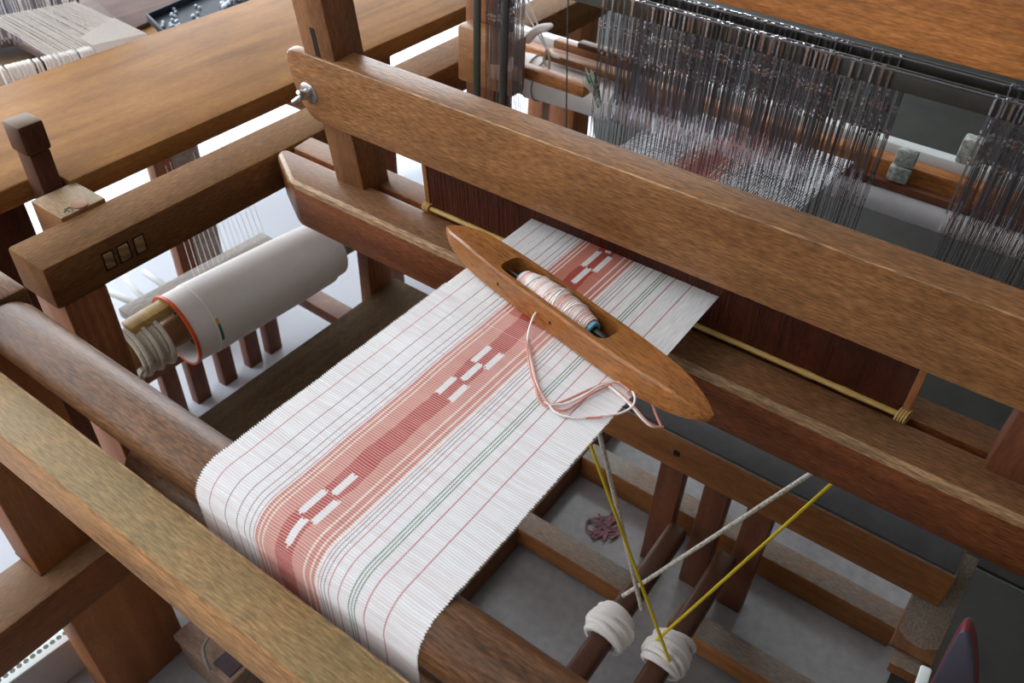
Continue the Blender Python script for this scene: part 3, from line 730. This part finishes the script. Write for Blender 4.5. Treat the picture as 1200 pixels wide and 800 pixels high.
# treadle guide rack
M['rackstrip'] = plain('dark grey rubber', (66, 64, 64), .7, 0, .25, 30)
rk = thing('treadle_rack', 'low wooden rack with upright brown slats guiding the foot treadles', 'rack', (.2, .97, 0))
box('rack_top', M['base_x'], rk, -.34, .515, .945, 1.03, .297, .374, .004)
box('grey_top_strip', M['rackstrip'], rk, -.34, .51, .949, 1.03, .374, .379, .001)
box('nail_hole', M['hole'], rk, *(lambda p: (p.x - .006, p.x + .006, .943, .95, p.z - .006, p.z + .006))(at(793, 531, 'y', .945)), .002)
for px, py in ((781, 600), (831, 620), (877, 650)):
    p = at(px, py, 'y', .985)
    box('slat', M['slat'], rk, p.x - .024, p.x + .022, .960, .990, .0, .300, .003)
bs = thing('base_frame', 'low wooden ground frame with grey dusty tops around the treadles', 'frame', (0, .8, 0))
bz = .062
p = at(624, 600, 'z', bz)
box('base_rail', M['base_y'], bs, p.x - .075, p.x, .42, 1.30, 0, bz, .004)
q = at(606, 618, 'z', bz); q2 = at(735, 702, 'z', bz)
box('cross_rail', M['base_x'], bs, q.x - .02, .075, q.y, p.y, .012, bz, .004)
box('cross_rail', M['base_x'], bs, .165, .47, q.y, p.y, .012, bz, .004)
r2 = at(800, 610, 'z', .062)
box('cross_rail', M['base_x'], bs, p.x, .50, 1.06, 1.11, .0, .062, .004)
# sloping side board of the rack at the right
a0 = at(1066, 768, 'y', .90); a1 = at(1122, 645, 'y', 1.06)
bar('side_board', M['base_y'], rk, Vector((a0.x, .90, a0.z)), Vector((a1.x, 1.06, a1.z)), .062, .022)
e0 = at(1044, 772, 'y', .885); e1 = at(1080, 790, 'y', .885)
bar('foot_peg', M['base_x'], rk, e0, e1, .03, .022)

# dark foot board under the cloth
bdz = .300
c0 = at(231, 484, 'z', bdz); c1_ = at(465, 326, 'z', bdz)
tag(box('foot_board', M['board'], None, c1_.x - .004, -.40, .46, c1_.y, bdz - .02, bdz, .003), 'dark grey-brown board lying below the left edge of the cloth', 'board')
for y in (.50, 1.0): box('bearer', M['base_x'], bpy.data.objects['foot_board'], c1_.x, -.42, y, y + .04, 0, bdz - .02, .003)

# ------------------------------------------------------------------ neighbouring loom at the left: cloth roll, slats, bench plank, warp
ro = thing('cloth_roll', 'thick roll of plain white cloth with an orange-edged end under the side rail', 'cloth roll', (-.75, .75, .40))
ra = at(206, 388, 'z', .40); rb_ = at(372, 298, 'z', .40); d_ = (rb_ - ra); Ln = d_.length; tt0 = d_.normalized()
lathe('white_cloth', M['cotton'], ro, ra, rb_, [(.035, .055), (.034, .062), (.0, .0645), (.001, .0672), (.045, .068), (.046, .0695), (Ln * .75, .067), (Ln, .064), (Ln + .001, .05)], 56)
lathe('hollow_shade', M['dark'], ro, ra + tt0 * .030, rb_, [(0, .058), (.004, .058)], 40)  # dark disc painted for the shade inside the hollow roll end
lathe('roll_end', M['cotton'], ro, ra + d_ * .999, rb_ + d_ * .13, [(0, .060), (.03, .058), (.036, .04)], 40)
lathe('orange_rim', M['orange'], ro, ra - d_.normalized() * .001, rb_, [(.0, .0650), (.0, .0690), (.006, .0692), (.0061, .0650), (.0, .0650)], 56, cap=False)
tt = d_.normalized()
def ring_arc(name, mt, s, r, t0, t1, wdt):
    u, v = frame_of(tt); bm = BM(); pr = None
    for i in range(9):
        t = t0 + (t1 - t0) * i / 8; o_ = u * math.cos(t) + v * math.sin(t)
        c = [bm.verts.new(ra + tt * s + o_ * r), bm.verts.new(ra + tt * (s + wdt) + o_ * r)]
        if pr: bm.faces.new((pr[0], pr[1], c[1], c[0]))
        pr = c
    return link(name, bm, M[mt], ro)
u_, v_ = frame_of(tt)
def ang_of(px, py, s):
    best = None
    for i in range(360):
        t = math.radians(i); P = ra + tt * s + (u_ * math.cos(t) + v_ * math.sin(t)) * .07
        if (P - ra - tt * s).dot(CAM - P) < 0: continue
        q = P - CAM; z = q.dot(FWD); x = 600 + q.dot(RIGHT) / z * FPX; y = 400 + q.dot(DOWN) / z * FPX
        e = (x - px) ** 2 + (y - py) ** 2
        if best is None or e < best[0]: best = (e, t)
    return best[1]
t0 = ang_of(243, 378, .047); t1 = ang_of(252, 400, .047)
if t1 - t0 > math.pi: t1 -= math.tau
if t0 - t1 > math.pi: t1 += math.tau
ring_arc('yellow_mark', 'yel', .047, .0702, t0, t0 + (t1 - t0) * .25, .005); ring_arc('green_mark', 'green', .047, .0702, t0 + (t1 - t0) * .25, t1, .005)
lathe('core_pole', M['stick'], ro, ra - tt * .11, rb_ + tt * .09, [(0, .026), (.1, .026), (Ln + .19, .026)], 24)
lathe('hub', M['weathered'], ro, rb_ + tt * .04, rb_ + tt * .10, [(0, .03), (.05, .03)], 20)
u, v = frame_of(tt)
for i in range(8):
    c = ra - tt * (.085 - i * .0075); rr = .040 + .004 * math.sin(i * 2)
    tube('rope_turn', M['rope'], ro, [c + (u * math.cos(t) + v * math.sin(t)) * rr for t in [math.tau * k / 22 for k in range(23)]], .0046, 7)
for i in range(7):
    c = ra - tt * .095; e = [c + Vector((random.uniform(-.03, .02), random.uniform(-.02, .02), .04 - .09 * k + random.uniform(-.01, .01))) for k in range(4)] if False else [c + (u * math.cos(a_) + v * math.sin(a_)) * .045 + Vector((0, random.uniform(-.015, .015), 0)) for a_ in (i * .5, i * .5 + .4, i * .5 + .8)]
    tube('rope_knot', M['rope'], ro, spline(e, 5), .006, 7)
bar('tilted_lath', M['bamboo'], ro, ra - tt * .075 + Vector((-.01, 0, .045)), ra + tt * .01 + Vector((-.01, 0, .052)), .03, .02)
# weathered strip with strings behind the roll
s0 = at(148, 372, 'z', .40); s1 = at(316, 281, 'z', .40)
sp_ = thing('string_board', 'pale weathered board edged with fine strings behind the white roll', 'board', s0)
bar('board_strip', M['weathered'], sp_, s0, s1, .045, .02)
for i in range(16):
    p = s0.lerp(s1, .45 + i * .035); e = p + Vector((-.10 - .002 * i, .05, .16 + .03 * math.sin(i)))
    tube('fine_string', M['white'], sp_, [p + Vector((0, 0, .01)), e], .0007, 5)
for a_, b_ in (((122, 340), (165, 358)), ((145, 325), (172, 354)), ((168, 318), (200, 340))):
    A_ = at(*a_, 'z', .36); B_ = at(*b_, 'z', .36); bar('white_rod', M['whitewood'], sp_, A_, B_, .011, .011)
# slatted rack of the neighbouring loom
nk = thing('slat_rack', 'row of upright brown slats below the white cloth roll', 'rack', (-.97, .8, 0))
for px, py in ((208, 478), (236, 462), (268, 446), (298, 428), (319, 402)):
    p = at(px, py, 'x', -.97)
    box('slat', M['slat'], nk, -.983, -.957, p.y - .0185, p.y + .0185, 0, .15, .002)
box('rack_top', M['base_y'], nk, -.99, -.95, .60, 1.03, .148, .17, .003)
p = at(350, 360, 'z', .3)
bar('rack_stretcher', M['slat'], nk, (-.965, 1.05, .11), (-.72, 1.045, .11), .05, .03)
# bench plank
bn = thing('bench_plank', 'long wide smooth wooden plank running behind the side rail at upper left', 'plank', (-.95, 1.0, 0))
PZ = .748
pe = at(75, 215, 'z', PZ)
prism('plank', M['bench'], bn, [(pe.x, .509), (pe.x, 2.6), (-1.128, 2.6), (-1.128, .10), (-.809, .10), (-.809, .509)], PZ - .034, PZ, .003)
for (px, py), x, dy in (((188, 180), -1.09, .022), ((446, 62), -.86, .03)):
    p = at(px, py, 'x', x); box('plank_leg', M['post_red'], bn, x - .03, x, p.y - dy, p.y + dy, 0, PZ - .034, .003)
box('plank_leg', M['post_red'], bn, -1.1, -1.04, 2.2, 2.27, 0, PZ - .034, .003)
p = at(326, 119, 'z', .64)
box('under_board', M['base_x'], bn, -1.0, -.70, p.y, p.y + .10, .64, .713, .003)
wb_ = at(208, 172, 'x', -1.135)
tag(box('grey_upright', M['weathered'], None, -1.16, -1.135, wb_.y - .03, wb_.y + .05, 0, .7, .003), 'grey weathered upright standing on the floor under the plank', 'post')
# short dark post through the plank end
pt = box('corner_post', M['dark'], None, -.803, -.767, .472, .503, 0, .80, .003)
tag(pt, 'short dark square post rising beside the plank end at far left', 'post')
box('post_head', M['dark'], pt, -.806, -.764, .468, .506, .80, .845, .005)
# post at the left edge of the picture
lp = at(12, 300, 'z', .62)
tag(box('edge_post', M['dark'], None, lp.x - .12, lp.x + .0, lp.y - .03, lp.y + .05, 0, .70, .004), 'dark reddish post at the left edge behind the side rail end', 'post')

# neighbour's warp above the plank
nw = thing('white_warp', 'wide white warp of another loom sloping beyond the plank at top left', 'warp threads', (-1.3, .75, .7)); nw['kind'] = 'stuff'
e0, e1 = at(0, 82, 'z', .735), at(172, 43, 'z', .735)
f0, f1 = at(-75, 32, 'z', .80), at(88, 2, 'z', .80)
bm = BM(); i = 0; t = .34
while t < 1:
    a_ = e0.lerp(e1, t); b_ = f0.lerp(f1, t)
    add_tube(bm, [a_ + Vector((.015, 0, -.03)), a_, a_.lerp(b_, .5) + Vector((0, 0, .003 * random.random())), b_], .0012, 4, False)
    t += random.choice((.007, .008, .012, .018))
nwm = link('warp_sheet', bm, M['white'], nw, smooth='all'); nwm['kind'] = 'stuff'
bm = BM(); t = 0
while t < .62:
    a_ = e0.lerp(e1, t); add_tube(bm, [a_ + Vector((-.004, 0, .004)), a_ + Vector((.006, 0, 0)), a_ + Vector((.02 + random.uniform(-.002, .002), random.uniform(-.004, .004), -.09))], random.uniform(.002, .004), 5)
    t += random.choice((.012, .014, .02, .035))
o_ = link('hanging_ends', bm, M['white'], nw, smooth='all'); o_['kind'] = 'stuff'
bm = BM()
g0, g1 = e0.lerp(e1, .62), e1; h0, h1 = g0.lerp(f0.lerp(f1, .62), .2), g1.lerp(f1, .45)
vs = [bm.verts.new(v + Vector((0, 0, .005))) for v in (g0, g1, h1, h0)] + [bm.verts.new(v + Vector((.03, 0, -.06))) for v in (g0, g1)]
bm.faces.new(vs[:4]); bm.faces.new((vs[4], vs[5], vs[1], vs[0]))
r_ = bmesh.ops.extrude_face_region(bm, geom=bm.faces[:]); bmesh.ops.translate(bm, verts=[v for v in r_['geom'] if isinstance(v, bmesh.types.BMVert)], vec=(0, 0, .002))
link('woven_start', bm, M['white'], nw)
nh = thing('neighbour_heddles', 'hanging dark and white heddles of the other loom at top left corner', 'heddle shaft', (-1.45, .8, .8))
hh = None
for i in range(64):
    px = -20 + i * 1.75; p = at(px, 10 + random.uniform(-3, 8) - .12 * px, 'x', -1.38)
    if hh is None:
        bm = BM(); add_box(bm, -.001, .001, -.0012, .0012, -.06, .16); hh = link('heddle', bm, M['steel'], nh, True)
    else: hh = hh.copy(); C.objects.link(hh)
    hh.location = p - Vector((-1.45, .8, .8)) + Vector((random.uniform(-.06, .02), 0, 0))
def slab(name, mat, pix, z, th, label, cat):
    pts = [at(x, y, 'z', z) for x, y in pix]
    o = prism(name, mat, None, [(p.x, p.y) for p in pts], z - th, z, .002); return tag(o, label, cat)
M['dull'] = wood('dull brown board', (78, 62, 58), (104, 84, 78), 'y', .7, .3, spec=.2)
slab('dull_board', M['dull'], ((62, -40), (262, -60), (262, -30), (172, 26), (150, 36), (100, 30)), .485, .012, 'dull brown broad board of the other loom beyond its white warp', 'board')
slab('under_board', M['dull'], ((-60, 20), (60, -30), (100, -10), (165, 45), (60, 68), (15, 45), (-60, 55)), .56, .02, 'dull brown board under the white warp of the other loom', 'board')
slab('dark_board', M['dark'], ((-60, 50), (20, 42), (62, 70), (-10, 110), (-60, 110)), .52, .03, 'dark brown board under the left edge of the white warp', 'board')
slab('loom_table', M['bench'], ((150, 33), (172, 24), (250, -20), (420, -80), (420, -40), (330, 6), (160, 66), (130, 60)), .47, .02, 'orange-brown wooden board under the dark tray beyond the plank', 'table')
# dark tray with beads
TP = ((174, 24), (222, 3), (330, -45), (345, -12), (200, 50))
tr = thing('bead_tray', 'dark blue tray of small pale glass beads beyond the plank', 'tray', at(235, 18, 'z', .49))
pts = [at(x, y, 'z', .50) for x, y in TP]
prism('tray_floor', M['navy'], tr, [(p.x, p.y) for p in pts], .494, .50, .001)
for p, q in zip(pts, pts[1:] + pts[:1]): bar('tray_rim', M['navy'], tr, p + Vector((0, 0, .008)), q + Vector((0, 0, .008)), .006, .02, .001)
bproto = None
for i in range(44):
    if i < 30: px = random.uniform(190, 236); py = random.uniform(10, 34) - .1 * (px - 190); r_ = .0045
    else: px = random.uniform(244, 300); py = -.22 * (px - 244) + random.uniform(2, 14); r_ = .008
    p = at(px, py, 'z', .50 + r_)
    if bproto is None:
        bm = BM(); bmesh.ops.create_icosphere(bm, subdivisions=2, radius=1); o_ = bproto = link('glass_bead', bm, M['bead'], None, smooth='all')
    else: o_ = bproto.copy(); C.objects.link(o_)
    o_.location = p; o_.scale = (r_, r_, r_)
    tag(o_, 'small pale glass bead in the dark blue tray beyond the plank', 'bead', 'beads in the tray')

# ------------------------------------------------------------------ lower corners
# crate and strip on the floor at lower left
ss = thing('perforated_strip', 'white metal strip with a row of holes on the floor at lower left', 'metal strip', at(40, 775, 'z', .02))
z_ = .10; a_ = at(-12, 806, 'z', z_); b_ = at(77, 742, 'z', z_)
a_.z = b_.z = z_
st_ = bar('strip', M['paper'], ss, a_, b_ + (b_ - a_) * .15, .030, .004, .0006)
dir_ = (b_ - a_).normalized()
for i in range(12):
    c = a_.lerp(b_, .03 + i * .088)
    lathe('hole', M['dkbar'], ss, c + Vector((0, 0, .0018)), c + Vector((0, 0, .0028)), [(0, .0042), (.0006, .0042)], 12)
for k, zz in enumerate((.0, )):
    bar('strip_support', M['greyroll'], ss, a_ + Vector((0, 0, -.052)), b_ + (b_ - a_) * .15 + Vector((0, 0, -.052)), .02, .094, .001)
cc = at(262, 762, 'z', .10)
cr = thing('wooden_case', 'small closed pinkish-brown wooden case on the floor below the front plank', 'case', (cc.x, cc.y, 0))
M['case'] = wood('case wood', (120, 96, 84), (158, 132, 116), 'x', .6, .4)
box('case_body', M['case'], cr, cc.x - .085, cc.x + .05, cc.y - .03, cc.y + .04, 0, .085, .003)
box('case_lid', M['case'], cr, cc.x - .088, cc.x + .053, cc.y - .033, cc.y + .043, .086, .10, .003)
box('dark_cloth_patch', plain('purple grey cloth', (84, 70, 76), .9), cr, cc.x + .005, cc.x + .045, cc.y - .025, cc.y + .03, .10, .104, .001)
tag(tube('grey_cable', M['twine'], None, spline([at(246, 745, 'z', .13), at(238, 758, 'z', .13), at(240, 772, 'z', .13), at(246, 785, 'z', .11)], 6), .003, 6), 'thin grey cable curling over the small wooden crate', 'cable')
# oval panel at lower right
PX = ((1074, 830), (1092, 800), (1105, 772), (1117, 750), (1124, 739), (1130, 736), (1136, 742), (1140, 756), (1143, 780), (1144, 830), (1140, 880), (1095, 890))
pp = [at(x, y, 'y', .56) for x, y in PX]; cx_ = sum(p.x for p in pp) / len(pp); cz_ = sum(p.z for p in pp) / len(pp)
pn = thing('chair_back', 'dark grey rounded panel with dark red rim at the lower right corner', 'chair', (cx_, .57, 0))
prism('red_rim', M['redtrim'], pn, [(p.x, p.z) for p in pp], .56, .575, .003, axis='y')
prism('grey_pad', M['greypanel'], pn, [(cx_ + (p.x - cx_) * .965, cz_ + (p.z - cz_) * .98) for p in pp], .5575, .5775, .002, axis='y')
box('chair_leg', M['black'], pn, cx_ - .008, cx_ + .008, .562, .573, 0, cz_ - .03, .002)
wl_ = at(1082, 795, 'y', .60)
tag(bar('white_slip', M['paper'], None, at(1086, 781, 'y', .555), at(1076, 812, 'y', .535), .010, .004), 'small white rounded slip beside the dark oval panel', 'slip')
# tangled purple thread on the ground frame
tg = thing('thread_tangle', 'small tangle of dull purple thread on the floor inside the ground frame', 'thread', at(710, 620, 'z', .0))
for i in range(5):
    p = [at(690 + random.uniform(0, 35), 600 + random.uniform(0, 32), 'z', .006) for _ in range(6)]
    tube('thread', plain('mauve thread', (150, 110, 120), .9) if i == 0 else bpy.data.materials['mauve thread'], tg, spline(p, 6), .0025, 6)
